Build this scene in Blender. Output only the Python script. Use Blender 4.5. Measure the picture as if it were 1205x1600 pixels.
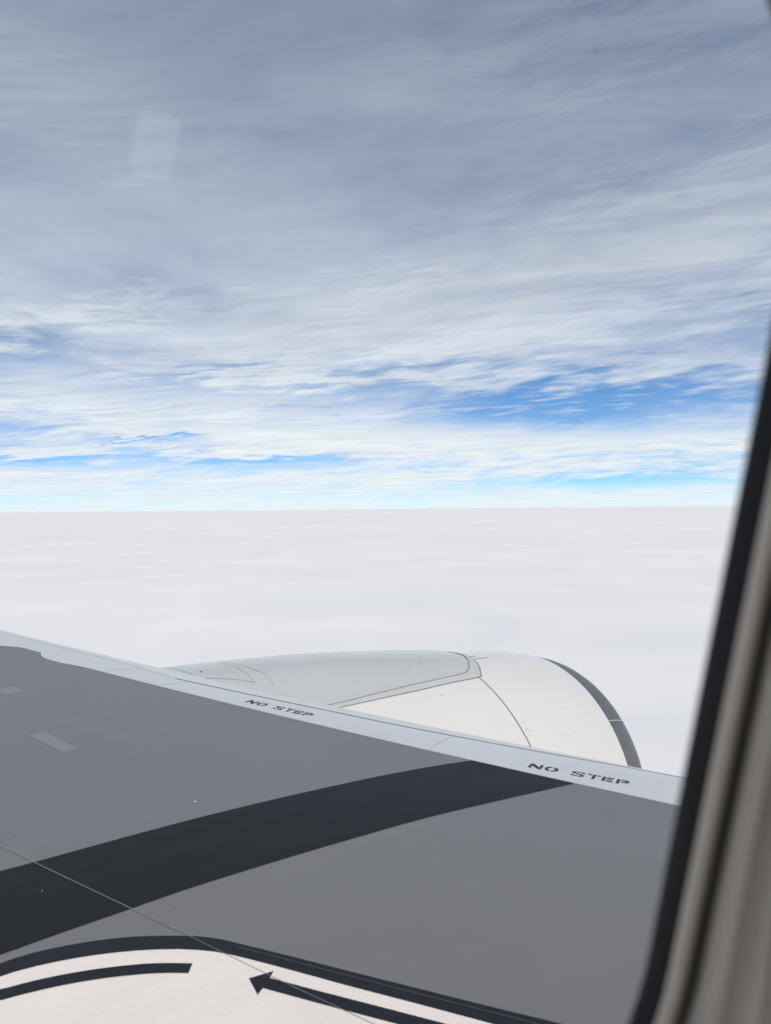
import bpy, bmesh, math, random
from mathutils import Vector, Matrix, noise as mnoise

random.seed(4)
for o in list(bpy.data.objects):
    bpy.data.objects.remove(o, do_unlink=True)
scene = bpy.context.scene
COL = scene.collection
R = math.radians

# ------------------------------------------------------------------ camera
# World axes: +X is the nose of the aircraft, +Y is outboard to port, +Z is up. The phone is held at the origin, just inside a cabin window.
YAW = R(35.0)          # the phone looks outboard, turned this far towards the nose
ROLL = R(0.5)
cam_d = bpy.data.cameras.new('camera')
cam = bpy.data.objects.new('camera', cam_d)
COL.objects.link(cam)
fwd = Vector((math.sin(YAW), math.cos(YAW), 0))
lev = Vector((math.cos(YAW), -math.sin(YAW), 0))
up = Vector((0, 0, 1))
cr = lev * math.cos(ROLL) - up * math.sin(ROLL)
cu = lev * math.sin(ROLL) + up * math.cos(ROLL)
cam.matrix_world = Matrix(((cr.x, cu.x, -fwd.x, 0), (cr.y, cu.y, -fwd.y, 0), (cr.z, cu.z, -fwd.z, 0), (0, 0, 0, 1)))
cam_d.sensor_fit = 'VERTICAL'
cam_d.sensor_height = 36.0
cam_d.sensor_width = 36.0
cam_d.lens = 36.0 * 1256.0 / 1600.0
cam_d.shift_y = -6.0 / 1600.0
cam_d.clip_start = 0.005
cam_d.clip_end = 600000.0
cam_d.dof.use_dof = True
cam_d.dof.focus_distance = 6.0
cam_d.dof.aperture_fstop = cam_d.lens / 4.8      # a 5 mm wide opening, as in a phone
scene.camera = cam

# ------------------------------------------------------------------ exposure
vs = scene.view_settings
vs.view_transform = 'Standard'
vs.look = 'None'
vs.exposure = 0.08
vs.gamma = 1.0
vs.use_curve_mapping = False
scene.cycles.max_bounces = 6
scene.cycles.transparent_max_bounces = 12
scene.cycles.use_denoising = True
scene.cycles.use_adaptive_sampling = True
scene.cycles.adaptive_threshold = 0.015
scene.cycles.sample_clamp_indirect = 8.0

# ------------------------------------------------------------------ sun
SUN_EL = R(62.0)
SUN_DIR = Vector((-0.42, -0.91, 0)).normalized() * math.cos(SUN_EL) + Vector((0, 0, math.sin(SUN_EL)))   # towards the sun
sun_d = bpy.data.lights.new('sun', 'SUN')
sun_d.energy = 2.4
sun_d.angle = R(12.0)            # veiled by thin high cloud
sun_d.color = (1.0, 0.93, 0.85)
sun = bpy.data.objects.new('sun', sun_d)
COL.objects.link(sun)
sun.rotation_euler = (-SUN_DIR).to_track_quat('-Z', 'Y').to_euler()

# ------------------------------------------------------------------ world: clear air plus a sheet of thin high cloud
world = bpy.data.worlds.new('World')
scene.world = world
world.use_nodes = True
NT = world.node_tree
NT.nodes.clear()


class N:
    """a socket with arithmetic"""
    tree = None

    def __init__(self, s):
        self.s = s

    @staticmethod
    def m(op, *a, clamp=False):
        n = N.tree.nodes.new('ShaderNodeMath')
        n.operation = op
        n.use_clamp = clamp
        for i, v in enumerate(a):
            if isinstance(v, N):
                N.tree.links.new(v.s, n.inputs[i])
            else:
                n.inputs[i].default_value = float(v)
        return N(n.outputs[0])

    def __add__(s, o): return N.m('ADD', s, o)
    def __radd__(s, o): return N.m('ADD', o, s)
    def __sub__(s, o): return N.m('SUBTRACT', s, o)
    def __rsub__(s, o): return N.m('SUBTRACT', o, s)
    def __mul__(s, o): return N.m('MULTIPLY', s, o)
    def __rmul__(s, o): return N.m('MULTIPLY', o, s)
    def __truediv__(s, o): return N.m('DIVIDE', s, o)
    def __rtruediv__(s, o): return N.m('DIVIDE', o, s)


def smooth(v, a, b, lo=0.0, hi=1.0):
    n = N.tree.nodes.new('ShaderNodeMapRange')
    n.interpolation_type = 'SMOOTHSTEP'
    N.tree.links.new(v.s, n.inputs['Value'])
    for k_, x_ in (('From Min', a), ('From Max', b), ('To Min', lo), ('To Max', hi)):
        n.inputs[k_].default_value = x_
    return N(n.outputs['Result'])


def xyz(x, y, z=0.0):
    n = N.tree.nodes.new('ShaderNodeCombineXYZ')
    for i, v in enumerate((x, y, z)):
        if isinstance(v, N):
            N.tree.links.new(v.s, n.inputs[i])
        else:
            n.inputs[i].default_value = v
    return N(n.outputs[0])


def noise_tex(vec, scale, detail=5.0, rough=0.55, dist=0.0, lac=2.0, dims='3D'):
    n = N.tree.nodes.new('ShaderNodeTexNoise')
    n.noise_dimensions = dims
    N.tree.links.new(vec.s, n.inputs['Vector'])
    n.inputs['Scale'].default_value = scale
    n.inputs['Detail'].default_value = detail
    n.inputs['Roughness'].default_value = rough
    n.inputs['Lacunarity'].default_value = lac
    n.inputs['Distortion'].default_value = dist
    return N(n.outputs[0])


def mix_rgb(f, a, b):
    n = N.tree.nodes.new('ShaderNodeMix')
    n.data_type = 'RGBA'
    for sock, v in ((n.inputs[0], f), (n.inputs[6], a), (n.inputs[7], b)):
        if isinstance(v, N):
            N.tree.links.new(v.s, sock)
        elif isinstance(v, tuple):
            sock.default_value = (*v, 1.0)
        else:
            sock.default_value = v
    return N(n.outputs[2])


def sheet(u_, v_, offset, detail, rough):
    """noise on a flat sheet; the offset picks another piece of it"""
    return noise_tex(xyz(u_ + offset * 17.3, v_ + offset * 5.9), 1.0, detail, rough, dims='2D')


def build_sky():
    N.tree = NT
    sky = NT.nodes.new('ShaderNodeTexSky')
    sky.sky_type = 'NISHITA'
    sky.sun_disc = False
    sky.sun_elevation = SUN_EL
    sky.sun_rotation = math.atan2(SUN_DIR.x, SUN_DIR.y)
    sky.altitude = 8000.0
    sky.air_density = 1.25
    sky.dust_density = 0.0
    sky.ozone_density = 6.0
    tc = NT.nodes.new('ShaderNodeTexCoord')
    sep = NT.nodes.new('ShaderNodeSeparateXYZ')
    NT.links.new(tc.outputs['Generated'], sep.inputs[0])
    x, y, z = (N(sep.outputs[i]) for i in range(3))
    f = x * math.sin(YAW) + y * math.cos(YAW)      # away from the aircraft's side
    r = x * math.cos(YAW) - y * math.sin(YAW)
    zp = N.m('MAXIMUM', z, 0.0)
    zz = zp + 0.026                                  # the sheet follows the curve of the earth
    a = r / zz
    b = f / zz
    az = N.m('ARCTAN2', r, f) * 57.2958              # degrees, to the right
    el = N.m('ARCSINE', z) * 57.2958
    # wind-drawn coordinates of the sheet
    t = R(-14)
    c1 = a * math.cos(t) + b * math.sin(t)
    c2 = b * math.cos(t) - a * math.sin(t)
    w1 = sheet(a * 0.45, b * 0.45, 3.1, 2.0, 0.45) - 0.5
    w2 = sheet(a * 0.45, b * 0.45, 9.7, 2.0, 0.45) - 0.5
    d1 = c1 + w1 * 1.5
    d2 = c2 + w2 * 1.3
    big = sheet(d1 * 0.22, d2 * 0.36, 0.0, 4.0, 0.5)
    mid = sheet(d1 * 0.70, d2 * 1.15, 4.0, 6.0, 0.58)
    fine = sheet(d1 * 1.7, d2 * 5.0, 7.0, 6.0, 0.60)
    # combed fibres, drawn out along the wind
    fib = sheet(d1 * 1.1 + d2 * 0.5, d2 * 9.0, 2.0, 4.0, 0.6)
    bars = sheet(a * 0.16, b * 1.5, 12.0, 4.0, 0.6)       # long low banks seen edge-on near the horizon

    # torn wisps hanging in the lower sky, slanting up to the right
    wq = sheet(az * 0.10, el * 0.35, 20.0, 3.0, 0.5) - 0.5
    wisp = sheet(az * 0.11 + wq * 0.8, (el - az * 0.07) * 0.75 + wq * 2.2, 31.0, 6.0, 0.56)
    wfib = sheet(az * 0.30 + el * 0.1 + wq, (el - az * 0.10) * 2.6 + wq * 4.0, 37.0, 5.0, 0.55)

    # blurred, torn outlines for the openings and banks: the tearing grows with height above the horizon
    tear = ((mid - 0.5) * 0.9 + (fine - 0.5) * 0.9 + (wisp - 0.5) * 2.6 + (wfib - 0.5) * 1.6)
    spot = xyz(az + (big - 0.5) * 16.0 + (mid - 0.5) * 8.0, el + tear * (N.m('MINIMUM', el, 13.0) * 0.20 + 0.10))

    def union(list_):
        g = None
        for (az0, el0, ra, re, tilt) in list_:
            mp = NT.nodes.new('ShaderNodeMapping')
            mp.vector_type = 'TEXTURE'
            mp.inputs['Location'].default_value = (az0, el0, 0)
            mp.inputs['Rotation'].default_value = (0, 0, R(tilt))
            mp.inputs['Scale'].default_value = (ra, re, 1)
            NT.links.new(spot.s, mp.inputs['Vector'])
            ln = NT.nodes.new('ShaderNodeVectorMath')
            ln.operation = 'LENGTH'
            NT.links.new(mp.outputs[0], ln.inputs[0])
            g = N(ln.outputs['Value']) if g is None else N.m('MINIMUM', g, N(ln.outputs['Value']))
        return smooth(g, 1.7, 0.25)
    # openings in the sheet, where the clear air shows, and heavier banks
    gap = N.m('MAXIMUM', union(GAPS), union(THIN) * 0.5)
    bank = N.m('MAXIMUM', union(BANKS), union(VEILS) * 0.45)
    # optical depth of the sheet, looked through at a slant
    low = smooth(zp, 0.30, 0.05)                     # 1 near the horizon
    fibre = smooth(fine * 0.55 + fib * 0.45, 0.34, 0.68)
    cov = smooth(big * 0.45 + mid * 0.55, 0.30, 0.68)
    torn = smooth(wisp * 0.6 + wfib * 0.4, 0.36, 0.64)
    body = 0.070 + cov * 0.095 + fibre * (0.010 + low * 0.03)
    body = body * (1.0 - low * 0.78 * (1.0 - torn)) + torn * low * 0.035 + smooth(bars, 0.45, 0.66) * low * 0.025
    body = body + bank * (0.07 + fibre * 0.05)
    body = body * (1.0 - gap * 0.97) + gap * smooth(wfib * 0.7 + fine * 0.3, 0.50, 0.74) * 0.05
    body = body * smooth(zp, 0.30, 0.52, 1.0, 0.78)       # the sheet thins out overhead
    slant = 1.0 / (zp + 0.045)
    alpha = 1.0 - N.m('POWER', 2.71828, body * slant * -1.62)
    alpha = alpha * (1.0 - smooth(zp, 0.05, 0.012) * smooth(bars * 0.6 + fine * 0.4, 0.62, 0.40) * 0.30)
    alpha = N.m('MAXIMUM', alpha, smooth(el, 0.9, 0.0) * 0.75)      # haze along the horizon
    # lit cloud, a little greyer where it is thick and in the furrows between fibres
    tone = 0.70 + smooth(mid * 0.65 + fine * 0.35, 0.32, 0.66) * 0.10 + smooth(fib, 0.3, 0.7) * low * 0.05
    tone = tone + low * 0.06
    cloud = NT.nodes.new('ShaderNodeVectorMath')
    cloud.operation = 'SCALE'
    cloud.inputs[0].default_value = (0.955, 1.008, 1.03)
    NT.links.new((tone * (1.0 / SKY_STRENGTH)).s, cloud.inputs['Scale'])
    tint = NT.nodes.new('ShaderNodeVectorMath')
    tint.operation = 'MULTIPLY'
    tint.inputs[1].default_value = (0.82, 1.01, 0.98)      # the phone's rendering of blue
    NT.links.new(sky.outputs[0], tint.inputs[0])
    col = mix_rgb(alpha, N(tint.outputs[0]), N(cloud.outputs[0]))
    bg = NT.nodes.new('ShaderNodeBackground')
    bg.inputs['Strength'].default_value = SKY_STRENGTH
    NT.links.new(col.s, bg.inputs['Color'])
    out = NT.nodes.new('ShaderNodeOutputWorld')
    NT.links.new(bg.outputs[0], out.inputs['Surface'])


SKY_STRENGTH = 0.13
# azimuth from the view's middle, elevation, half sizes, tilt, in degrees
GAPS = [(14.5, 6.9, 11.0, 1.9, 0), (-9.0, 3.35, 7.5, 0.5, 1), (17, 1.75, 11, 0.6, 0), (-24, 3.2, 6, 0.4, 0), (-17, 4.9, 4, 0.25, 2)]
THIN = [(-28, 10.4, 4, 0.7, 3), (27, 11.2, 6.0, 1.5, 8), (2, 8.2, 9, 0.9, 3), (-14, 8.4, 8, 0.8, 3)]
BANKS = [(8, 15.0, 14, 2.0, 7), (2, 4.8, 24, 0.75, -2), (0, 12.6, 15, 2.4, 5), (19, 17.5, 12, 3.6, 8), (-20, 7.2, 10, 1.5, 2), (-8, 9.6, 8, 0.8, 3), (-22, 13.0, 8, 1.0, 3)]
VEILS = [(-24, 26, 12, 3.5, -4), (18, 29, 14, 2.0, 4)]
build_sky()
world.cycles.sampling_method = 'MANUAL'
world.cycles.sample_map_resolution = 512




# ------------------------------------------------------------------ helpers
def new_mat(name):
    m = bpy.data.materials.new(name)
    m.use_nodes = True
    m.node_tree.nodes.clear()
    N.tree = m.node_tree
    return m, m.node_tree


def finish(nt, shader):
    o = nt.nodes.new('ShaderNodeOutputMaterial')
    nt.links.new(shader, o.inputs['Surface'])


def coords(nt, which='Object'):
    t = nt.nodes.new('ShaderNodeTexCoord')
    s = nt.nodes.new('ShaderNodeSeparateXYZ')
    nt.links.new(t.outputs[which], s.inputs[0])
    return [N(s.outputs[i]) for i in range(3)]


def paint(name, col, rough=0.45, var=0.08, spec=0.5, streak=(1.2, 9.0), fine_bump=0.0, bump_scale=220.0, bump_depth=0.002, coat=0.0, metal=0.0, speck=0.0):
    """sprayed paint: faint flow streaks and blotches in colour and gloss"""
    m, nt = new_mat(name)
    X, Y, Z = coords(nt)
    a = noise_tex(xyz(X * streak[0], Y * streak[1], Z * streak[1]), 1.0, 6.0, 0.6)
    b = noise_tex(xyz(X, Y, Z), 1.7, 5.0, 0.55)
    g = noise_tex(xyz(X, Y, Z), 160.0, 2.0, 0.6)
    v = (a - 0.5) * (1.2 * var) + (b - 0.5) * (1.6 * var) + (g - 0.5) * (0.7 * var)
    sc = nt.nodes.new('ShaderNodeVectorMath')
    sc.operation = 'SCALE'
    sc.inputs[0].default_value = col
    nt.links.new((v + 1.0).s, sc.inputs['Scale'])
    c = N(sc.outputs[0])
    if speck > 0:
        d = noise_tex(xyz(X, Y, Z), 60.0, 3.0, 0.7)
        c = mix_rgb(smooth(d, 0.70, 0.76) * speck, c, (0.12, 0.11, 0.10))
    p = nt.nodes.new('ShaderNodeBsdfPrincipled')
    nt.links.new(c.s, p.inputs['Base Color'])
    nt.links.new((rough + (a - 0.5) * 0.22).s, p.inputs['Roughness'])
    p.inputs['Specular IOR Level'].default_value = spec
    p.inputs['Metallic'].default_value = metal
    p.inputs['Coat Weight'].default_value = coat
    p.inputs['Coat Roughness'].default_value = 0.12
    if fine_bump > 0:
        bp = nt.nodes.new('ShaderNodeBump')
        bp.inputs['Strength'].default_value = fine_bump
        bp.inputs['Distance'].default_value = bump_depth
        h = noise_tex(xyz(X, Y, Z), bump_scale, 4.0, 0.65)
        nt.links.new(h.s, bp.inputs['Height'])
        nt.links.new(bp.outputs[0], p.inputs['Normal'])
    finish(nt, p.outputs[0])
    return m


def mesh_obj(name, verts, faces, mat, parent=None, smooth_shade=True, label=None, kind=None):
    me = bpy.data.meshes.new(name)
    me.from_pydata([tuple(v) for v in verts], [], faces)
    me.validate()
    bm = bmesh.new()
    bm.from_mesh(me)
    bmesh.ops.recalc_face_normals(bm, faces=bm.faces)
    bm.to_mesh(me)
    bm.free()
    for p in me.polygons:
        p.use_smooth = smooth_shade
    if smooth_shade:
        me.set_sharp_from_angle(angle=R(28))
    me.materials.append(mat)
    o = bpy.data.objects.new(name, me)
    COL.objects.link(o)
    if parent is not None:
        o.parent = parent
    if label:
        o['label'] = label
    if kind:
        o['kind'] = kind
    return o


def grid(rows):
    """rows of equally many points -> verts, quad faces"""
    n = len(rows[0])
    V = [p for r_ in rows for p in r_]
    F = []
    for i in range(len(rows) - 1):
        for j in range(n - 1):
            F.append((i * n + j, i * n + j + 1, (i + 1) * n + j + 1, (i + 1) * n + j))
    return V, F


def lerp_table(t, x):
    if x <= t[0][0]:
        return t[0][1]
    for (x0, y0), (x1, y1) in zip(t, t[1:]):
        if x <= x1:
            return y0 + (y1 - y0) * (x - x0) / (x1 - x0)
    return t[-1][1]


def resample(pts, n):
    """n points evenly along a smooth curve through pts (2-D)"""
    P = [Vector((*p, 0)) for p in pts]
    dense = []
    for i in range(len(P) - 1):
        p0 = P[max(i - 1, 0)]; p1 = P[i]; p2 = P[i + 1]; p3 = P[min(i + 2, len(P) - 1)]
        for k_ in range(12):
            t = k_ / 12
            dense.append(0.5 * ((2 * p1) + (p2 - p0) * t + (2 * p0 - 5 * p1 + 4 * p2 - p3) * t * t + (3 * p1 - p0 - 3 * p2 + p3) * t ** 3))
    dense.append(P[-1])
    L = [0.0]
    for q0, q1 in zip(dense, dense[1:]):
        L.append(L[-1] + (q1 - q0).length)
    out = []
    j = 0
    for i in range(n):
        s = L[-1] * i / (n - 1)
        while j < len(L) - 2 and L[j + 1] < s:
            j += 1
        t = (s - L[j]) / max(L[j + 1] - L[j], 1e-9)
        q = dense[j].lerp(dense[j + 1], min(max(t, 0), 1))
        out.append((q.x, q.y))
    return out


# ------------------------------------------------------------------ materials
M_GREY = paint('wing_grey_paint', (0.183, 0.186, 0.189), 0.42, 0.09)
M_GREY2 = paint('light_grey_patch', (0.235, 0.242, 0.255), 0.5, 0.04)
M_DARK = paint('dark_blue_black_paint', (0.0118, 0.0119, 0.0127), 0.46, 0.15, spec=0.24)
M_LINE = paint('black_border_paint', (0.016, 0.017, 0.022), 0.5, 0.12, spec=0.3)
M_LINE3 = paint('charcoal_sealant', (0.075, 0.077, 0.082), 0.5, 0.12, spec=0.3)
M_SLAT = paint('silver_grey_slat', (0.605, 0.625, 0.63), 0.32, 0.04, spec=0.6, streak=(9.0, 1.2))
M_NOSE = paint('bare_slat_nose', (0.63, 0.645, 0.65), 0.34, 0.05, spec=0.6, streak=(9.0, 1.2))
M_WALK = paint('off_white_non_slip', (0.84, 0.785, 0.735), 0.85, 0.10, spec=0.2, fine_bump=1.0, bump_scale=130.0, bump_depth=0.0022)
M_WHITE = paint('white_nacelle_paint', (0.80, 0.78, 0.735), 0.30, 0.02, coat=0.3)
M_PYLON = paint('pale_grey_green_paint', (0.555, 0.572, 0.555), 0.30, 0.05, coat=0.4, speck=0.5)
M_PYLON2 = paint('pale_grey_trim', (0.565, 0.58, 0.56), 0.4, 0.05)
M_LIP = paint('grey_inlet_lip', (0.125, 0.125, 0.132), 0.42, 0.05)
M_SEAM = paint('dark_panel_gap', (0.05, 0.05, 0.048), 0.7, 0.2, spec=0.2)
M_SEAM2 = paint('brown_grey_gap', (0.16, 0.155, 0.145), 0.7, 0.2, spec=0.2)
M_SOFTSEAM = paint('faint_panel_gap', (0.48, 0.495, 0.48), 0.6, 0.1, spec=0.2)
M_FAINT = paint('hairline_gap', (0.43, 0.45, 0.47), 0.6, 0.1, spec=0.2)
M_LIGHTSEAM = paint('pale_sealant', (0.23, 0.235, 0.24), 0.6, 0.3, spec=0.2)
M_SKIN = paint('white_fuselage_paint', (0.72, 0.72, 0.71), 0.35, 0.03, coat=0.2)
M_TEXT = paint('stencil_ink', (0.040, 0.042, 0.048), 0.55, 0.25, spec=0.3, streak=(30.0, 30.0))
M_GASKET = paint('black_rubber', (0.012, 0.012, 0.014), 0.6, 0.1, spec=0.3)
M_SLOT = paint('brown_slot', (0.16, 0.145, 0.125), 0.6, 0.05)
M_BEZEL = paint('warm_grey_plastic', (0.77, 0.712, 0.635), 0.5, 0.04)
M_WALL = paint('cabin_panel_grey', (0.84, 0.785, 0.725), 0.6, 0.04, fine_bump=0.2, bump_scale=500.0)
M_SPECK = paint('paint_chip', (0.7, 0.7, 0.68), 0.6, 0.1)

m, nt = new_mat('clear_pane')
tr = nt.nodes.new('ShaderNodeBsdfTransparent')
tr.inputs[0].default_value = (0.985, 0.985, 0.985, 1)
finish(nt, tr.outputs[0])
M_PANE = m


def film(name, col, amount, detail):
    m, nt = new_mat(name)
    X, Y, Z = coords(nt)
    n = noise_tex(xyz(X * 3.0, Y, Z * 0.35), detail, 3.0, 0.6)
    tr = nt.nodes.new('ShaderNodeBsdfTransparent')
    df = nt.nodes.new('ShaderNodeBsdfTranslucent')
    df.inputs[0].default_value = (*col, 1)
    mx = nt.nodes.new('ShaderNodeMixShader')
    nt.links.new((smooth(n, 0.2, 0.8, 0.6, 1.2) * amount).s, mx.inputs[0])
    nt.links.new(tr.outputs[0], mx.inputs[1])
    nt.links.new(df.outputs[0], mx.inputs[2])
    finish(nt, mx.outputs[0])
    return m


m, nt = new_mat('pane_reflection')
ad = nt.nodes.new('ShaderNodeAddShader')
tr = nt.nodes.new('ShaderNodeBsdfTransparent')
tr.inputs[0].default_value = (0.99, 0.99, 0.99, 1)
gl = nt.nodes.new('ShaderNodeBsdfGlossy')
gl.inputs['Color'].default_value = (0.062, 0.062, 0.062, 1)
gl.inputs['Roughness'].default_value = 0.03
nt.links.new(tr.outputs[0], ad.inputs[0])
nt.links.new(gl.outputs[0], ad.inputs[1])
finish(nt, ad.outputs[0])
M_REFLECTION = m  # for the added reflection patch; the pane itself reflects nothing
M_RIM = film('hazy_pane_rim', (0.9, 0.91, 0.93), 0.22, 200.0)

# cloud deck
m, nt = new_mat('cloud_tops')
X, Y, Z = coords(nt)
dn1 = noise_tex(xyz(X, Y, 0.0), 0.0016, 5.0, 0.5, 0.8)
dn2 = noise_tex(xyz(X, Y, 5.0), 0.00022, 6.0, 0.6, 0.5)
c = mix_rgb(smooth(dn1 * 0.5 + dn2 * 0.5, 0.34, 0.66), (0.79, 0.797, 0.79), (0.87, 0.856, 0.83))
df = nt.nodes.new('ShaderNodeBsdfDiffuse')
nt.links.new(c.s, df.inputs['Color'])
bp = nt.nodes.new('ShaderNodeBump')
bp.inputs['Strength'].default_value = 0.2
bp.inputs['Distance'].default_value = 60.0
nt.links.new((dn1 * 0.6 + dn2 * 1.6).s, bp.inputs['Height'])
nt.links.new(bp.outputs[0], df.inputs['Normal'])
finish(nt, df.outputs[0])
M_DECK = m

# ------------------------------------------------------------------ the setting: a sheet of cloud far below, out to the horizon
DECK_Z = -320.0


def deck_z(x, y):
    d = math.hypot(x, y)
    v = Vector((x, y, 0))
    z = 26.0 * mnoise.noise(v / 2600.0) + 17.0 * mnoise.noise(v / 900.0 + Vector((7, 3, 0)))
    z += 8.0 * mnoise.noise(v / 330.0 + Vector((1, 9, 0)))
    far = min(max((d - 3000.0) / 20000.0, 0.0), 1.0)
    z += far * 130.0 * mnoise.noise(v / 9000.0 + Vector((4, 4, 0)))
    return DECK_Z + z


angs = []
a_ = -math.pi
mid_a = math.pi / 2 - YAW          # bearing of the view in the XY plane
while a_ < math.pi:
    angs.append(a_)
    rel = abs((a_ - mid_a + math.pi) % (2 * math.pi) - math.pi)
    a_ += R(0.35) if rel < R(40) else R(6)
angs.append(-math.pi + 2 * math.pi)
rows = []
rad = 60.0
while rad < 260000.0:
    rows.append([(rad * math.cos(q), rad * math.sin(q), deck_z(rad * math.cos(q), rad * math.sin(q))) for q in angs])
    rad *= 1.042
V, F = grid(rows)
V.append((0, 0, DECK_Z))
ci = len(V) - 1
for j in range(len(angs) - 1):
    F.append((ci, j, j + 1))
mesh_obj('cloud_deck', V, F, M_DECK, kind='structure', label='flat white sheet of cloud reaching to the horizon below the wing')

# ------------------------------------------------------------------ the aircraft
plane = bpy.data.objects.new('airliner', None)
COL.objects.link(plane)
plane.location = (0, 0, 0)
plane['label'] = 'grey-winged passenger jet seen from its own cabin window, white engine ahead'
plane['category'] = 'airliner'

# ---- wing: upper skin height. The slat's rear edge runs along X = LE0 - LEK * Y
LE0, LEK = 3.4375, 0.45


def wing_base(y):
    yy = min(y, 6.0)
    return -1.25 + 0.0675 * y - 0.0095 + 0.0065 * (yy - 3.3) ** 2 + (y - yy) * 0.035


def slat_len(y):
    return max(0.9 * (1 - 0.09 * (y - 2)), 0.25)


def wing_z(x, y):
    e = x - (LE0 - LEK * y)
    if e <= 0:
        return wing_base(y) - 0.010 * e * e
    w = min(e / slat_len(y), 0.9999)
    return wing_base(y) - 0.35 * slat_len(y) * (1 - math.sqrt(1 - w * w))


GREY_EDGE = [(0.0, 0.0), (4.6, 0.0), (4.87, 0.0), (5.03, -0.028), (5.14, -0.026), (5.20, -0.012), (5.25, 0.012), (5.285, 0.042), (5.31, 0.050), (5.45, 0.051), (5.50, 0.040), (5.57, -0.018),
             (5.67, -0.090), (5.9, -0.13), (6.6, -0.16), (16.0, -0.16)]
ES = [(0.2, 0.62), (1.2, 0.60), (2.13, 0.485), (2.404, 0.430), (2.545, 0.395), (2.706, 0.362), (2.97, 0.320), (3.22, 0.292), (3.5, 0.276), (3.8, 0.250), (4.1, 0.224), (4.44, 0.200),
      (4.71, 0.24), (4.94, 0.27), (5.3, 0.27), (6.0, 0.26), (16, 0.12)]
ys = []
y_ = 0.02
while y_ < 15.5:
    ys.append(y_)
    y_ += 0.045 if y_ < 4.8 else (0.015 if y_ < 5.75 else 0.25)
CHORD = [(0.0, 5.6), (5.5, 3.4), (16.0, 1.4)]


def grey_edge(y):
    return lerp_table(GREY_EDGE, y)


rows = []
for y in ys:
    g = grey_edge(y)
    ch = lerp_table(CHORD, y)
    row = []
    for i in range(41):
        e = g - ch * (i / 40) ** 1.3
        x = LE0 - LEK * y + e
        row.append((x, y, wing_z(x, y)))
    # round the trailing edge and return along the underside to the nose
    xt = row[-1][0]
    zt = row[-1][2]
    xl = LE0 - LEK * y + slat_len(y) * 0.97
    zl = wing_z(xl, y)
    row.append((xt - 0.01, y, zt - 0.02))
    for i in range(1, 11):
        s = i / 10
        x = xt + (xl - 0.1 - xt) * s
        row.append((x, y, zt - 0.02 + (zl - 0.1 - zt) * s - 0.26 * math.sin(math.pi * s)))
    rows.append(row)
V, F = grid(rows)
wing = mesh_obj('wing', V, F, M_GREY, plane, label='mid grey wing upper surface sweeping away to the left')

# slat: stands 4 mm proud of the skin
rows = []
for y in ys:
    g = grey_edge(y)
    es = max(lerp_table(ES, y), g + 0.035)
    row = []
    x = LE0 - LEK * y + g
    row.append((x, y, wing_z(x, y) - 0.004))
    for i in range(13):
        e = g + (es - 0.002 - g) * i / 12
        x = LE0 - LEK * y + e
        row.append((x, y, wing_z(x, y) + 0.002))
    row.append((x + 0.0005, y, wing_z(x, y) - 0.004))
    rows.append(row)
V, F = grid(rows)
slat = mesh_obj('leading_edge_slat', V, F, M_SLAT, wing, label='pale silver slat panel along the front of the wing')
rows = []
for y in ys:
    g = grey_edge(y)
    E = slat_len(y)
    es = max(lerp_table(ES, y), g + 0.035)
    w0 = math.asin(min((es + 0.002) / E, 0.99))
    row = []
    x = LE0 - LEK * y + es + 0.002
    row.append((x, y, wing_z(x, y) - 0.004))
    for i in range(15):
        th = w0 + (math.pi / 2 - w0) * i / 14
        row.append((LE0 - LEK * y + E * math.sin(th), y, wing_base(y) - 0.35 * E * (1 - math.cos(th)) + 0.002))
    for i in range(1, 9):
        th = math.pi / 2 * i / 8
        row.append((LE0 - LEK * y + E - 0.30 * (1 - math.cos(th)), y, wing_base(y) - 0.35 * E + 0.002 - 0.16 * math.sin(th)))
    rows.append(row)
V, F = grid(rows)
nose = mesh_obj('slat_nose', V, F, M_NOSE, wing, label='rounded front edge of the wing in bare grey metal')


def on_wing(p, lift):
    return (p[0], p[1], wing_z(p[0], p[1]) + lift)


def ribbon(name, A, B, mat, lift, n=60, across=4, parent=None, label=None, smooth_curve=True):
    """paint sheet between two curves on the wing"""
    a = resample(A, n)
    b = resample(B, n)
    rows = []
    for p, q in zip(a, b):
        row = []
        for j in range(across + 1):
            t = j / across
            row.append(on_wing((p[0] + (q[0] - p[0]) * t, p[1] + (q[1] - p[1]) * t), lift))
        rows.append(row)
    V, F = grid(rows)
    return mesh_obj(name, V, F, mat, parent or wing, label=label)


def line(name, pts, width, mat, lift, n=60, parent=None, label=None):
    c = resample(pts, n)
    L_, R_ = [], []
    for i, p in enumerate(c):
        q0 = c[max(i - 1, 0)]
        q1 = c[min(i + 1, n - 1)]
        d = Vector((q1[0] - q0[0], q1[1] - q0[1], 0)).normalized()
        L_.append(on_wing((p[0] - d.y * width / 2, p[1] + d.x * width / 2), lift))
        R_.append(on_wing((p[0] + d.y * width / 2, p[1] - d.x * width / 2), lift))
    V, F = grid([[l, r_] for l, r_ in zip(L_, R_)])
    return mesh_obj(name, V, F, mat, parent or wing, label=label)


def patch(name, poly, mat, lift, label=None, cuts=0):
    bm = bmesh.new()
    vs_ = [bm.verts.new((p[0], p[1], 0)) for p in poly]
    f = bm.faces.new(vs_)
    f.normal_update()
    bmesh.ops.triangulate(bm, faces=[f], ngon_method='EAR_CLIP')
    if cuts:
        bmesh.ops.subdivide_edges(bm, edges=list(bm.edges), cuts=cuts, use_grid_fill=True)
    for v in bm.verts:
        v.co.z = wing_z(v.co.x, v.co.y) + lift
    V = [v.co.copy() for v in bm.verts]
    bm.verts.index_update()
    F = [tuple(v.index for v in f.verts) for f in bm.faces]
    bm.free()
    return mesh_obj(name, V, F, mat, wing, label=label)


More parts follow.
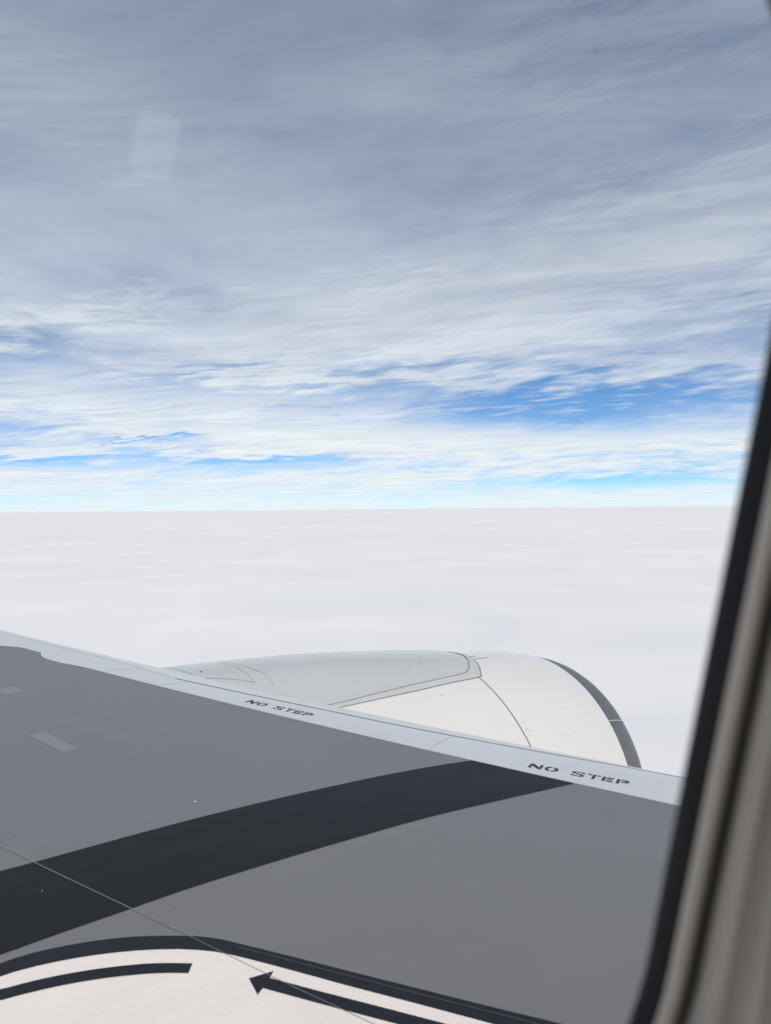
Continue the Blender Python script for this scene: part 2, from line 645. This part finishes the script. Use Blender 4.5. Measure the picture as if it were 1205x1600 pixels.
# broad dark band painted front to back across the wing
band_out = [(-2.2, 2.72), (-1.0, 2.715), (0.333, 2.710), (0.534, 2.707), (0.802, 2.709), (1.056, 2.709), (1.296, 2.702), (1.559, 2.688), (1.848, 2.667), (2.067, 2.640), (2.263, 2.606)]
band_in = [(-2.2, 2.23), (-1.0, 2.25), (0.277, 2.268), (0.483, 2.275), (0.707, 2.282), (0.888, 2.289), (1.207, 2.285), (1.446, 2.278), (1.730, 2.267), (1.978, 2.244), (2.289, 2.212), (2.444, 2.196)]
ribbon('paint_band', band_out, band_in, M_DARK, 0.0008, 90, 8, label='broad dark band painted across the grey wing')

# walkway beside the fuselage: off-white non-slip sheet, black border, curved stripe, arrow
bord_up = [(-1.6, 2.19), (-0.6, 2.21), (0.271, 2.228), (0.359, 2.232), (0.416, 2.231), (0.472, 2.222), (0.555, 2.198), (0.639, 2.164), (0.704, 2.128), (0.793, 2.067), (0.847, 2.017), (0.889, 1.960),
           (0.971, 1.841), (1.069, 1.695), (1.164, 1.554), (1.251, 1.424), (1.357, 1.269), (1.444, 1.134), (1.72, 0.72), (1.98, 0.32)]
bord_lo = [(-1.6, 2.135), (-0.6, 2.155), (0.265, 2.174), (0.350, 2.177), (0.404, 2.173), (0.485, 2.155), (0.567, 2.127), (0.647, 2.091), (0.726, 2.045), (0.777, 2.007), (0.824, 1.964), (0.867, 1.909),
           (0.946, 1.792), (1.040, 1.647), (1.131, 1.511), (1.231, 1.358), (1.318, 1.223), (1.60, 0.80), (1.88, 0.32)]
ribbon('walkway', bord_lo, [(-1.6, 0.32), (-0.8, 0.32), (0.0, 0.32), (0.8, 0.32), (1.3, 0.32), (1.86, 0.32)], M_WALK, 0.0007, 90, 24, label='off-white rough non-slip walkway beside the fuselage')
ribbon('walkway_border', bord_up, bord_lo, M_LINE, 0.0014, 110, 4, label='curved black border line round the pale walkway')
line('border_seam', [(0.878, 1.950), (0.962, 1.824), (1.059, 1.678), (1.152, 1.539), (1.244, 1.401), (1.343, 1.253), (1.43, 1.12)], 0.0030, M_LINE3, 0.0021)
stripe_up = [(-1.2, 2.10), (-0.5, 2.12), (0.260, 2.127), (0.342, 2.124), (0.420, 2.111), (0.498, 2.089), (0.577, 2.059), (0.656, 2.021), (0.706, 1.990), (0.758, 1.952)]
stripe_lo = [(-1.2, 2.055), (-0.5, 2.08), (0.254, 2.087), (0.335, 2.083), (0.411, 2.069), (0.488, 2.048), (0.566, 2.019), (0.643, 1.982), (0.693, 1.952), (0.736, 1.921)]
ribbon('walkway_stripe', stripe_up, stripe_lo, M_LINE, 0.0014, 70, 3, label='curved black stripe ending on the pale walkway')
patch('arrow', [(0.850, 1.817), (0.912, 1.807), (0.893, 1.789), (0.968, 1.677), (1.052, 1.555), (1.132, 1.437), (1.240, 1.275), (1.40, 1.03), (1.372, 1.005), (1.207, 1.253), (1.095, 1.420), (1.054, 1.482),
                (0.988, 1.578), (0.923, 1.674), (0.862, 1.765), (0.841, 1.750)], M_LINE, 0.0014, label='black arrow on the pale walkway pointing aft and outboard')
# spanwise panel joint
line('panel_seam', [(-0.4, 4.96), (0.38, 3.082), (0.466, 2.875), (0.534, 2.708), (0.707, 2.281), (0.793, 2.067)], 0.0028, M_LIGHTSEAM, 0.0021, 80)
line('panel_seam', [(0.793, 2.067), (0.859, 1.896), (0.918, 1.742), (0.982, 1.584), (1.30, 0.80)], 0.0016, M_GREY2, 0.0021, 60)
rv, rf = [], []
for row_off in (-0.085, -0.055, 0.045, 0.075):
    for i in range(46):
        t = i / 45
        cx_ = 0.420 + (0.793 - 0.420) * t + row_off * 0.93
        cy_ = 2.985 + (2.067 - 2.985) * t + row_off * 0.37
        if random.random() < 0.25 or cy_ < 2.06 or (cy_ < 2.24 and cx_ < 0.75):
            continue
        k0 = len(rv)
        rr_ = random.uniform(0.0009, 0.0018)
        rv += [on_wing((cx_ + rr_ * math.cos(k_ * math.pi / 3), cy_ + rr_ * math.sin(k_ * math.pi / 3)), 0.0016) for k_ in range(6)]
        rf.append(tuple(range(k0, k0 + 6)))
mesh_obj('rivet_row', rv, rf, M_LINE3, wing, False, 'fine rows of rivets along the joint across the dark band', 'stuff')
patch('skin_patch', [(0.748, 3.868), (0.814, 3.887), (0.891, 3.608), (0.832, 3.588)], M_GREY2, 0.0007, label='small pale grey rectangle near the middle of the wing')
patch('skin_patch', [(0.712, 4.640), (0.834, 4.660), (0.865, 4.556), (0.785, 4.530)], M_GREY2, 0.0007, label='small pale grey rectangle further out on the wing')
for (sx, sy, sr) in ((1.118, 2.837, 0.005), (1.72, 3.275, 0.003), (0.52, 2.52, 0.002)):
    patch('paint_chip', [(sx + sr * math.cos(q) * random.uniform(.6, 1.2), sy + sr * math.sin(q) * random.uniform(.6, 1.2)) for q in [i * math.pi / 4 for i in range(8)]], M_SPECK, 0.0016)
# joints across the slat, and the dark gap between slat panel and nose
line('slat_gap', [(LE0 - LEK * y + max(lerp_table(ES, y), grey_edge(y) + 0.035), y) for y in (0.4, 1.2, 2.13, 2.404, 2.545, 2.706, 2.97, 3.22, 3.5, 3.8, 4.1, 4.44)], 0.0100, M_SEAM, 0.0030, 140)
line('slat_gap', [(LE0 - LEK * y + max(lerp_table(ES, y), grey_edge(y) + 0.035), y) for y in (4.44, 4.71, 4.94, 5.2, 5.5, 6.0, 7.0, 9.0)], 0.004, M_SOFTSEAM, 0.0028, 100)
line('slat_joint', [(1.330, 4.719), (1.408, 4.735), (1.469, 4.732), (1.529, 4.726)], 0.0045, M_SOFTSEAM, 0.0028, 20)
line('slat_joint', [(1.515, 4.30), (1.537, 4.316), (1.602, 4.329), (1.667, 4.339)], 0.004, M_SOFTSEAM, 0.0028, 20)
line('slat_joint', [(2.19, 2.80), (2.30, 2.86), (2.44, 2.93)], 0.0022, M_FAINT, 0.0028, 20)

# ---- stencilled lettering, wide letters with stencil bridges (units: cap height 1)
SERIF = 0.0
GLYPH = {
    'N': (1.55, [[(0, 0), (.34, 0), (.34, .62), (0, .62)], [(0, .72), (0, 1), (.42, 1), (1.46, .12), (1.46, 0), (1.10, 0)], [(1.12, .46), (1.46, .20), (1.46, 1), (1.12, 1)]]),
    'O': (1.55, [[(.68, 0), (.40, .03), (.14, .17), (.02, .38), (0, .5), (.02, .62), (.14, .83), (.40, .97), (.68, 1), (.68, .80), (.50, .75), (.39, .64), (.36, .5), (.39, .36), (.50, .25), (.68, .20)],
                 [(.82, 0), (1.10, .03), (1.36, .17), (1.48, .38), (1.5, .5), (1.48, .62), (1.36, .83), (1.10, .97), (.82, 1), (.82, .80), (1.00, .75), (1.11, .64), (1.14, .5), (1.11, .36), (1.00, .25), (.82, .20)]]),
    'S': (1.55, [[(1.44, .70), (1.38, .92), (1.1, 1), (.32, 1), (.08, .92), (0, .78), (.06, .64), (.28, .54), (1.04, .34), (1.10, .24), (1.0, .13), (.38, .13), (.30, .26), (0, .26), (.08, .09), (.32, 0), (1.12, 0), (1.38, .09),
                  (1.47, .23), (1.40, .38), (1.16, .49), (.42, .69), (.36, .77), (.44, .87), (1.04, .87), (1.12, .70)]]),
    'T': (1.40, [[(0, .78), (0, 1), (.44, 1), (.44, .78)], [(.52, 0), (.52, 1), (.86, 1), (.86, 0)], [(.94, .78), (.94, 1), (1.36, 1), (1.36, .78)]]),
    'E': (1.30, [[(0, 0), (0, 1), (.34, 1), (.34, 0)], [(.44, 0), (.44, .21), (1.18, .21), (1.18, 0)], [(.44, .40), (.44, .60), (1.06, .60), (1.06, .40)], [(.44, .79), (.44, 1), (1.18, 1), (1.18, .79)]]),
    'P': (1.35, [[(0, 0), (0, 1), (.34, 1), (.34, 0)], [(.44, .36), (.44, .55), (.80, .56), (.92, .66), (.92, .72), (.80, .80), (.44, .80), (.44, 1), (.90, 1), (1.18, .93), (1.30, .76), (1.30, .60), (1.18, .43), (.90, .36)]]),
}


def stencil(p0, p1, height, text, labels):
    o = Vector((*p0, 0))
    d = Vector((p1[0] - p0[0], p1[1] - p0[1], 0))
    length = d.length
    d.normalize()
    u = Vector((-d.y, d.x, 0))
    total = sum(1.15 if ch == ' ' else GLYPH[ch][0] + 0.18 for ch in text) - 0.18
    sc = length / total
    V, F = [], []
    pen = 0.0
    labels = list(labels)
    for ch in text + '|':
        if ch in ' |':
            mesh_obj('lettering', V, F, M_TEXT, wing, False, labels.pop(0))
            V, F = [], []
            pen += 1.15
            continue
        for poly in GLYPH[ch][1]:
            bm = bmesh.new()
            vs_ = []
            for (a, b) in poly:
                q = o + d * ((pen + a) * sc) + u * (b * height)
                vs_.append(bm.verts.new(q))
            f = bm.faces.new(vs_)
            f.normal_update()
            bmesh.ops.triangulate(bm, faces=[f], ngon_method='EAR_CLIP')
            bm.verts.index_update()
            k0 = len(V)
            V += [on_wing((v.co.x, v.co.y), 0.0029) for v in bm.verts]
            F += [tuple(k0 + v.index for v in f.verts) for f in bm.faces]
            bm.free()
        pen += GLYPH[ch][0] + 0.18


stencil((2.410, 2.421), (2.615, 2.068), 0.058, 'NO STEP', ('the word NO stencilled on the slat nearest the window', 'the word STEP stencilled on the slat nearest the window'))
stencil((1.782, 3.833), (1.958, 3.468), 0.056, 'NO STEP', ('the word NO stencilled on the slat further out', 'the word STEP stencilled on the slat further out'))

# ---- engine: nacelle turned about an axis parallel to X
EY, EZ = 4.94, -2.43


def ring(x, r, n, a0=0.0, a1=2 * math.pi, dz=0.0):
    return [(x, EY - r * math.sin(a0 + (a1 - a0) * i / n), EZ + dz + r * math.cos(a0 + (a1 - a0) * i / n)) for i in range(n + 1)]


PROF = [(-0.6, 0.78), (0.2, 0.94), (1.0, 1.08), (1.8, 1.185), (2.6, 1.242), (3.2, 1.257), (3.7, 1.257), (3.98, 1.250), (4.2, 1.247), (4.4, 1.238), (4.6, 1.221), (4.8, 1.190), (4.95, 1.150)]


def prof(x):
    for i in range(len(PROF) - 1):
        if PROF[i][0] <= x <= PROF[i + 1][0]:
            p0 = PROF[max(i - 1, 0)]; p1 = PROF[i]; p2 = PROF[i + 1]; p3 = PROF[min(i + 2, len(PROF) - 1)]
            t = (x - p1[0]) / (p2[0] - p1[0])
            m1 = (p2[1] - p0[1]) / (p2[0] - p0[0]) * (p2[0] - p1[0])
            m2 = (p3[1] - p1[1]) / (p3[0] - p1[0]) * (p2[0] - p1[0])
            return (2 * t ** 3 - 3 * t * t + 1) * p1[1] + (t ** 3 - 2 * t * t + t) * m1 + (-2 * t ** 3 + 3 * t * t) * p2[1] + (t ** 3 - t * t) * m2
    return PROF[-1][1]


NS = 160


def scarf(row):
    """the inlet leans: its top stands a little further forward than its sides"""
    out = []
    for (x, y, z) in row:
        s_ = min(max((x - 3.99) / 0.94, 0.0), 1.0)
        cphi = (z - EZ) / math.hypot(y - EY, z - EZ)
        out.append((x + s_ * (0.10 * cphi - 0.058), y, z))
    return out


X0 = [-0.6 + (3.974 + 0.6) * i / 40 for i in range(41)]
rows = [ring(X0[0], prof(X0[0]) - 0.05, NS)] + [ring(x, prof(x), NS) for x in X0] + [ring(3.975, prof(3.974) - 0.02, NS)]
V, F = grid(rows)
cowl = mesh_obj('engine', V, F, M_WHITE, plane, label='white engine nacelle ahead of the wing')
X1 = [3.982 + (4.928 - 3.982) * i / 16 for i in range(17)]
rows = [ring(3.981, prof(3.982) - 0.02, NS)] + [scarf(ring(x, prof(x) + 0.001, NS)) for x in X1] + [scarf(ring(4.9285, prof(4.928) - 0.01, NS))]
V, F = grid(rows)
mesh_obj('inlet_cowl', V, F, M_WHITE, cowl, label='white front cowl between the panel joint and the grey lip')
LIP = [(4.930, 1.140), (4.931, 1.1555), (5.00, 1.138), (5.07, 1.119), (5.13, 1.096), (5.18, 1.067), (5.215, 1.030), (5.228, 0.99), (5.215, 0.950), (5.165, 0.922), (5.10, 0.905), (5.0, 0.885), (4.8, 0.875), (4.2, 0.90), (3.9, 0.91)]
rows = [scarf(ring(x, r_, NS)) for x, r_ in LIP]
V, F = grid(rows)
lip = mesh_obj('inlet_lip', V, F, M_LIP, cowl, label='dark grey rounded inlet lip')
# fan and spinner inside the duct
for i in range(22):
    q = 2 * math.pi * i / 22
    rows = []
    for j in range(6):
        r_ = 0.28 + 0.62 * j / 5
        tw = 0.9 - 0.5 * j / 5
        row = []
        for s in (-1, 1):
            aa = q + s * 0.10 * math.cos(tw)
            row.append((4.0 + s * 0.09 * math.sin(tw) + 0.04, EY - r_ * math.sin(aa), EZ + r_ * math.cos(aa)))
        rows.append(row)
    V, F = grid(rows)
    mesh_obj('fan_blade', V, F, M_SEAM, cowl)
rows = [ring(4.0 + 0.42 * (1 - (k_ / 8) ** 1.6), max(0.29 * k_ / 8, 0.002), 40) for k_ in range(9)]
V, F = grid(rows)
mesh_obj('spinner', V, F, M_SEAM, cowl)


def on_cowl(x, ang, lift=0.002):
    r_ = prof(x) + lift
    return (x, EY - r_ * math.sin(ang), EZ + r_ * math.cos(ang))


def cowl_line(name, pts, width, mat, lift=0.0025, n=40, label=None, parent=None):
    """strip on the nacelle through (x, degrees) points"""
    c = resample([(x, R(q) * 1.25) for x, q in pts], n)
    V, F = [], []
    for i, p in enumerate(c):
        q0 = c[max(i - 1, 0)]; q1 = c[min(i + 1, n - 1)]
        d = Vector((q1[0] - q0[0], q1[1] - q0[1], 0)).normalized()
        V.append(on_cowl(min(p[0] - d.y * width / 2, 4.949), (p[1] + d.x * width / 2) / 1.25, lift))
        V.append(on_cowl(min(p[0] + d.y * width / 2, 4.949), (p[1] - d.x * width / 2) / 1.25, lift))
    for i in range(n - 1):
        F.append((2 * i, 2 * i + 1, 2 * i + 3, 2 * i + 2))
    return mesh_obj(name, V, F, mat, parent or cowl, label=label)


cowl_line('panel_gap', [(3.978, 21.5), (3.978, 60), (3.978, 120), (3.978, 180)], 0.0065, M_SEAM2, n=90)
cowl_line('alignment_mark', [(4.13, 4.0), (4.27, 4.3)], 0.010, M_SEAM, n=6)
cowl_line('alignment_mark', [(4.20, 7.2), (4.33, 7.4)], 0.007, M_SEAM, n=6)
for (fx, fq) in ((3.52, 27.0), (4.015, 45.6), (4.04, 46.2)):
    cowl_line('fastener', [(fx, fq), (fx + 0.007, fq)], 0.008, M_SEAM2, n=4)
# joint across the lip
V, F = [], []
for (x, r_) in LIP[1:8]:
    for s in (-1, 1):
        q = R(47.5) + s * 0.0030
        V += scarf([(x + 0.0015, EY - (r_ + 0.0015) * math.sin(q), EZ + (r_ + 0.0015) * math.cos(q))])
for i in range(6):
    F.append((2 * i, 2 * i + 1, 2 * i + 3, 2 * i + 2))
mesh_obj('lip_joint', V, F, M_PYLON2, cowl)

# ---- pylon fairing on top of the nacelle, running back under the wing
PYL = [  # x, half width, crest height above the engine axis, flatness
    (4.20, 0.03, 1.246), (4.185, 0.15, 1.252), (4.15, 0.26, 1.262), (4.10, 0.345, 1.272), (4.04, 0.405, 1.282), (3.99, 0.434, 1.290), (3.88, 0.442, 1.303), (3.68, 0.456, 1.324),
    (3.40, 0.474, 1.350), (3.0, 0.486, 1.384), (2.7, 0.494, 1.402), (2.4, 0.496, 1.413), (2.1, 0.497, 1.420), (1.8, 0.498, 1.424), (1.5, 0.498, 1.424), (1.0, 0.49, 1.40)]
rows = []
for (x, hw, top) in PYL:
    row = []
    n = 28
    r_ = prof(min(x, 4.94))
    for i in range(n + 1):
        s = -1 + 2 * i / n
        yy = hw * s
        side = math.sqrt(max(r_ * r_ - yy * yy, 0)) - 0.004       # where the nacelle's own surface lies
        crown = abs(s) ** 2.6
        row.append((x, EY + yy, EZ + top * (1 - crown) + side * crown))
    rows.append(row)
V, F = grid(rows)
pylon = mesh_obj('pylon', V, F, M_PYLON, plane, label='pale grey-green pylon fairing on top of the white engine')


def pylon_z(x, y):
    hw = lerp_table(sorted((p[0], p[1]) for p in PYL), x)
    top = lerp_table(sorted((p[0], p[2]) for p in PYL), x)
    r_ = prof(min(x, 4.94))
    s = max(-1, min(1, (y - EY) / hw))
    side = math.sqrt(max(r_ * r_ - (y - EY) ** 2, 0)) - 0.004
    crown = abs(s) ** 2.6
    return EZ + top * (1 - crown) + side * crown


def pylon_line(name, pts, width, mat, n=24, lift=0.003):
    c = resample(pts, n)
    V, F = [], []
    for i, p in enumerate(c):
        q0 = c[max(i - 1, 0)]; q1 = c[min(i + 1, n - 1)]
        d = Vector((q1[0] - q0[0], q1[1] - q0[1], 0)).normalized()
        for s in (1, -1):
            x = p[0] - s * d.y * width / 2
            y = p[1] + s * d.x * width / 2
            V.append((x, y, pylon_z(x, y) + lift))
    for i in range(n - 1):
        F.append((2 * i, 2 * i + 1, 2 * i + 3, 2 * i + 2))
    return mesh_obj(name, V, F, mat, pylon)


pylon_line('panel_seam', [(2.14, 5.0), (2.18, 4.8), (2.22, 4.62)], 0.0045, M_SOFTSEAM)
pylon_line('panel_seam', [(2.19, 5.0), (2.24, 4.8), (2.32, 4.66), (2.33, 4.58)], 0.0045, M_SOFTSEAM)
pylon_line('panel_seam', [(1.80, 5.0), (1.88, 4.72)], 0.0045, M_SOFTSEAM)
pylon_line('panel_seam', [(1.88, 4.72), (2.05, 4.68), (2.22, 4.62)], 0.0045, M_SOFTSEAM)
for (fx, fy) in ((1.93, 4.80), (3.55, 4.66), (3.4, 4.60), (3.65, 4.66)):
    pylon_line('fastener', [(fx, fy), (fx + 0.014, fy)], 0.012 if fx < 2 else 0.005, M_SEAM if fx < 2 else M_SEAM2, 4)
# rubbing strip and dark gap where the fairing meets the fan cowl
EDGE_IN = [(4.13, -24), (4.16, -12), (4.15, -4), (4.12, 3), (4.07, 9), (4.00, 14.4), (3.95, 17.2), (3.90, 18.6), (3.82, 19.3), (3.6, 20.2), (3.3, 21.2), (3.0, 22.0), (2.7, 22.7), (2.2, 23.1), (1.6, 23.2)]
EDGE_OUT = [(4.21, -24), (4.23, -12), (4.22, -4), (4.19, 4), (4.14, 10), (4.075, 16), (4.01, 20.4), (3.99, 20.9), (3.9, 21.2), (3.68, 21.9), (3.37, 22.9), (3.09, 23.4), (2.75, 23.9), (2.2, 24.3), (1.6, 24.4)]


def skin_top(x, y):
    return max(pylon_z(x, y) if abs(y - EY) < lerp_table(sorted((p[0], p[1]) for p in PYL), x) and x < 4.2 else -9.0, EZ + math.sqrt(max(prof(min(x, 4.94)) ** 2 - (y - EY) ** 2, 0.0)))


def edge_pts(t):
    return [(x, EY - prof(x) * math.sin(R(q))) for x, q in t]


def draped(name, A, B, mat, lift, n=110, across=3, label=None):
    a = resample(edge_pts(A), n)
    b = resample(edge_pts(B), n)
    rows = []
    for p, q in zip(a, b):
        rows.append([(p[0] + (q[0] - p[0]) * t / across, p[1] + (q[1] - p[1]) * t / across, 0) for t in range(across + 1)])
    rows = [[(x, y, skin_top(x, y) + lift) for x, y, _ in row] for row in rows]
    V, F = grid(rows)
    return mesh_obj(name, V, F, mat, pylon, label=label)


def between(k0):
    return [(a[0] + (b[0] - a[0]) * k0, a[1] + (b[1] - a[1]) * k0) for a, b in zip(EDGE_IN, EDGE_OUT)]


draped('fairing_trim', between(0.0), between(1.0), M_PYLON2, 0.003, label='pale trim strip round the pylon fairing')
draped('fairing_gap', between(-0.03), between(0.03), M_SEAM2, 0.0045, across=1)
draped('fairing_gap', between(0.96), between(1.05), M_SEAM2, 0.0045, across=1)

# ------------------------------------------------------------------ fuselage and the cabin window
TILT = R(12.5)
P0 = Vector((0.0, 0.1636, 0.0))
EQ = Vector((0, -math.sin(TILT), math.cos(TILT)))
EN = Vector((0, -math.cos(TILT), -math.sin(TILT)))     # inwards
CY, CZ, CR = -1.7396, -0.4201, 1.949                    # hull circle through the pane
WX, WQ = 0.115, -0.050                                  # window centre
HX, HQ, RC = 0.1537, 0.220, 0.085


def wpt(x, q, w):
    return P0 + Vector((x, 0, 0)) + EQ * q + EN * w


RECT = (-0.30, 0.55, -0.46, 0.42)                       # panel round the window in x, q
PH = sorted(set([round(2 * math.pi * i / 160, 6) for i in range(160)] + [round(math.atan2(q - WQ, x - WX) % (2 * math.pi), 6) for x in RECT[:2] for q in RECT[2:]]))


def rr(ph, off):
    """rounded rectangle, grown by off, in the direction ph"""
    hx, hq, rc = HX + off, HQ + off, RC + off
    c, s = math.cos(ph), math.sin(ph)
    lo, hi = 0.0, 2.0
    for _ in range(40):
        t = (lo + hi) / 2
        dx = max(abs(c * t) - (hx - rc), 0)
        dq = max(abs(s * t) - (hq - rc), 0)
        inside = math.hypot(dx, dq) <= rc and abs(c * t) <= hx and abs(s * t) <= hq
        if inside:
            lo = t
        else:
            hi = t
    return WX + c * lo, WQ + s * lo


def rect_pt(ph):
    c, s = math.cos(ph), math.sin(ph)
    ts = []
    if abs(c) > 1e-9:
        ts.append(((RECT[1] if c > 0 else RECT[0]) - WX) / c)
    if abs(s) > 1e-9:
        ts.append(((RECT[3] if s > 0 else RECT[2]) - WQ) / s)
    t = min(ts)
    return WX + c * t, WQ + s * t


def loft(name, prof_, mat, parent, label=None):
    rows = []
    for (off, w) in prof_:
        row = []
        for ph in PH + [PH[0]]:
            x, q = rr(ph, off)
            row.append(wpt(x, q, w + min(max((off - 0.013) / 0.013, 0.0), 1.0) * q * q / (2 * CR)))
        rows.append(row)
    V, F = grid(rows)
    return mesh_obj(name, V, F, mat, parent, label=label)


def hull(x, ang, r_):
    return (x, CY + r_ * math.cos(ang), CZ + r_ * math.sin(ang))


OPP_SHIFT, OPP_Q = 0.06, (-0.10, 0.22)


def shell(name, r_, mat, parent, label=None):
    """barrel of the fuselage with a rectangular place left for the window panel"""
    q0, q1 = RECT[2] / CR + TILT, RECT[3] / CR + TILT
    w0, w1 = -0.21 / CR + TILT, 0.11 / CR + TILT
    v0_, v1_ = OPP_Q[0] / CR + TILT, OPP_Q[1] / CR + TILT
    spots = [WX + 0.533 * i for i in range(-10, 15)]
    spots = [c for c in spots if abs(c - WX) > 0.6]
    opp = [WX + 0.533 * i + OPP_SHIFT for i in range(-10, 15)]
    xs = sorted(set([round(v, 4) for v in [-6.0, 8.2, RECT[0], 0.12, RECT[1]] + [c + d for c in spots + opp for d in (-0.115, 0.115)]]))
    aa = [q0 + (q1 - q0) * i / 24 for i in range(25)] + [w0, w1, math.pi - v1_, math.pi - v0_]
    aa += [q1 + (2 * math.pi - (q1 - q0)) * i / 90 for i in range(1, 90)]
    aa = sorted(aa) + [q0 + 2 * math.pi]
    V = [hull(x, q, r_) for x in xs for q in aa]
    n = len(aa)
    F = []
    for i in range(len(xs) - 1):
        xm = (xs[i] + xs[i + 1]) / 2
        for j in range(n - 1):
            qm = (aa[j] + aa[j + 1]) / 2
            if q0 < qm < q1 and RECT[0] < xm < RECT[1]:
                continue
            if w0 < qm < w1 and any(abs(xm - c) < 0.115 for c in spots):
                continue
            if math.pi - v1_ < qm < math.pi - v0_ and any(abs(xm - c) < 0.115 for c in opp):
                continue
            F.append((i * n + j, i * n + j + 1, (i + 1) * n + j + 1, (i + 1) * n + j))
    return mesh_obj(name, V, F, mat, parent, label=label)


def window_panel(name, off, w, r_, mat, parent, label=None):
    """from the window's edge out to the rectangle on the hull"""
    rows = []
    for t in (0.0, 0.02, 0.05, 0.1, 0.2, 0.3, 0.6, 1.0):
        row = []
        for ph in PH + [PH[0]]:
            x0, q0 = rr(ph, off)
            x1, q1 = rect_pt(ph)
            x, q = x0 + (x1 - x0) * t, q0 + (q1 - q0) * t
            a = Vector(wpt(x, q, w + q * q / (2 * CR)))
            b = Vector(hull(x, TILT + q / CR, r_))
            s = min(t / 0.3, 1.0)
            row.append(a.lerp(b, s))
        rows.append(row)
    V, F = grid(rows)
    return mesh_obj(name, V, F, mat, parent, label=label)


fus = shell('fuselage', CR + 0.035, M_SKIN, plane, label='white outer skin of the fuselage round the cabin window')
window_panel('window_surround', 0.014, -0.0045, CR + 0.035, M_SKIN, fus)
wall = shell('cabin_wall', CR - 0.030, M_WALL, plane, label='grey cabin side wall beside the window')
window_panel('wall_panel', 0.0285, 0.0238, CR - 0.030, M_WALL, wall, label='warm grey wall panel at the right edge')
# rounded linings in the windows across the cabin
for c in [WX + 0.533 * i + OPP_SHIFT for i in range(-2, 6)]:
    rows = []
    for k_ in range(97):
        ph = 2 * math.pi * k_ / 96
        cc, ss = math.cos(ph), math.sin(ph)
        hx, hq = 0.104, 0.148
        t_in = 1.0 / ((abs(cc) / hx) ** 4.5 + (abs(ss) / hq) ** 4.5) ** (1 / 4.5)
        t_out = min(0.14 / max(abs(cc), 1e-6), 0.19 / max(abs(ss), 1e-6))
        row = []
        for t_ in (t_in, t_out):
            qq = (OPP_Q[0] + OPP_Q[1]) / 2 + ss * t_
            row.append(hull(c + cc * t_, math.pi - (TILT + qq / CR), CR - 0.033))
        rows.append(row)
    V, F = grid(rows)
    mesh_obj('window_lining', V, F, M_WALL, wall)
# window: gasket, frame ridges, pane
win = loft('cabin_window', [(0.0006, 0.0094), (0.0000, 0.0098), (0.0002, 0.0110), (0.0008, 0.0126), (0.0018, 0.0136), (0.0036, 0.0140), (0.0056, 0.0137), (0.0080, 0.0126), (0.0100, 0.0112), (0.0118, 0.0090), (0.0132, 0.0060)], M_BEZEL, plane,
           label='grey inner window frame ridge next to the black seal')
loft('seal', [(0.014, -0.0045), (0.0, -0.0006), (0.0, 0.0), (-0.0002, 0.003), (0.0002, 0.0075), (0.0010, 0.0096), (0.006, 0.0094)], M_GASKET, win, label='black rubber seal round the window pane')
loft('shade_slot', [(0.0130, 0.0062), (0.0170, 0.0062), (0.0190, 0.0110), (0.0180, 0.0150), (0.0140, 0.0152)], M_SLOT, win, label='dark slot between the two frame ridges')
loft('outer_trim', [(0.0150, 0.0148), (0.0134, 0.0150), (0.0131, 0.0160), (0.0134, 0.0185), (0.0142, 0.0208), (0.0156, 0.0220), (0.0174, 0.0218), (0.0198, 0.0196), (0.0222, 0.0165), (0.0248, 0.0148), (0.0272, 0.0165), (0.0285, 0.0236)], M_BEZEL, win, label='second grey frame ridge nearer the cabin wall')
ringv = [wpt(*rr(ph, 0.001), -0.001) for ph in PH]
mesh_obj('pane', ringv, [tuple(range(len(ringv)))], M_PANE, win, False, label='clear window pane')
loft('pane_rim', [(0.0005, 0.0004), (-0.0022, 0.0003)], M_RIM, win, label='hazy rim of the window pane')
# added mirror patch, standing in for the pane's reflection of the window across the cabin
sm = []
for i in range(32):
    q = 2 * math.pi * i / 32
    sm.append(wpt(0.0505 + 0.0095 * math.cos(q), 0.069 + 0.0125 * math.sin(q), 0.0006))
mesh_obj('reflection_patch', sm, [tuple(range(32))], M_REFLECTION, win, False, label='faint pale reflection on the upper left of the pane')
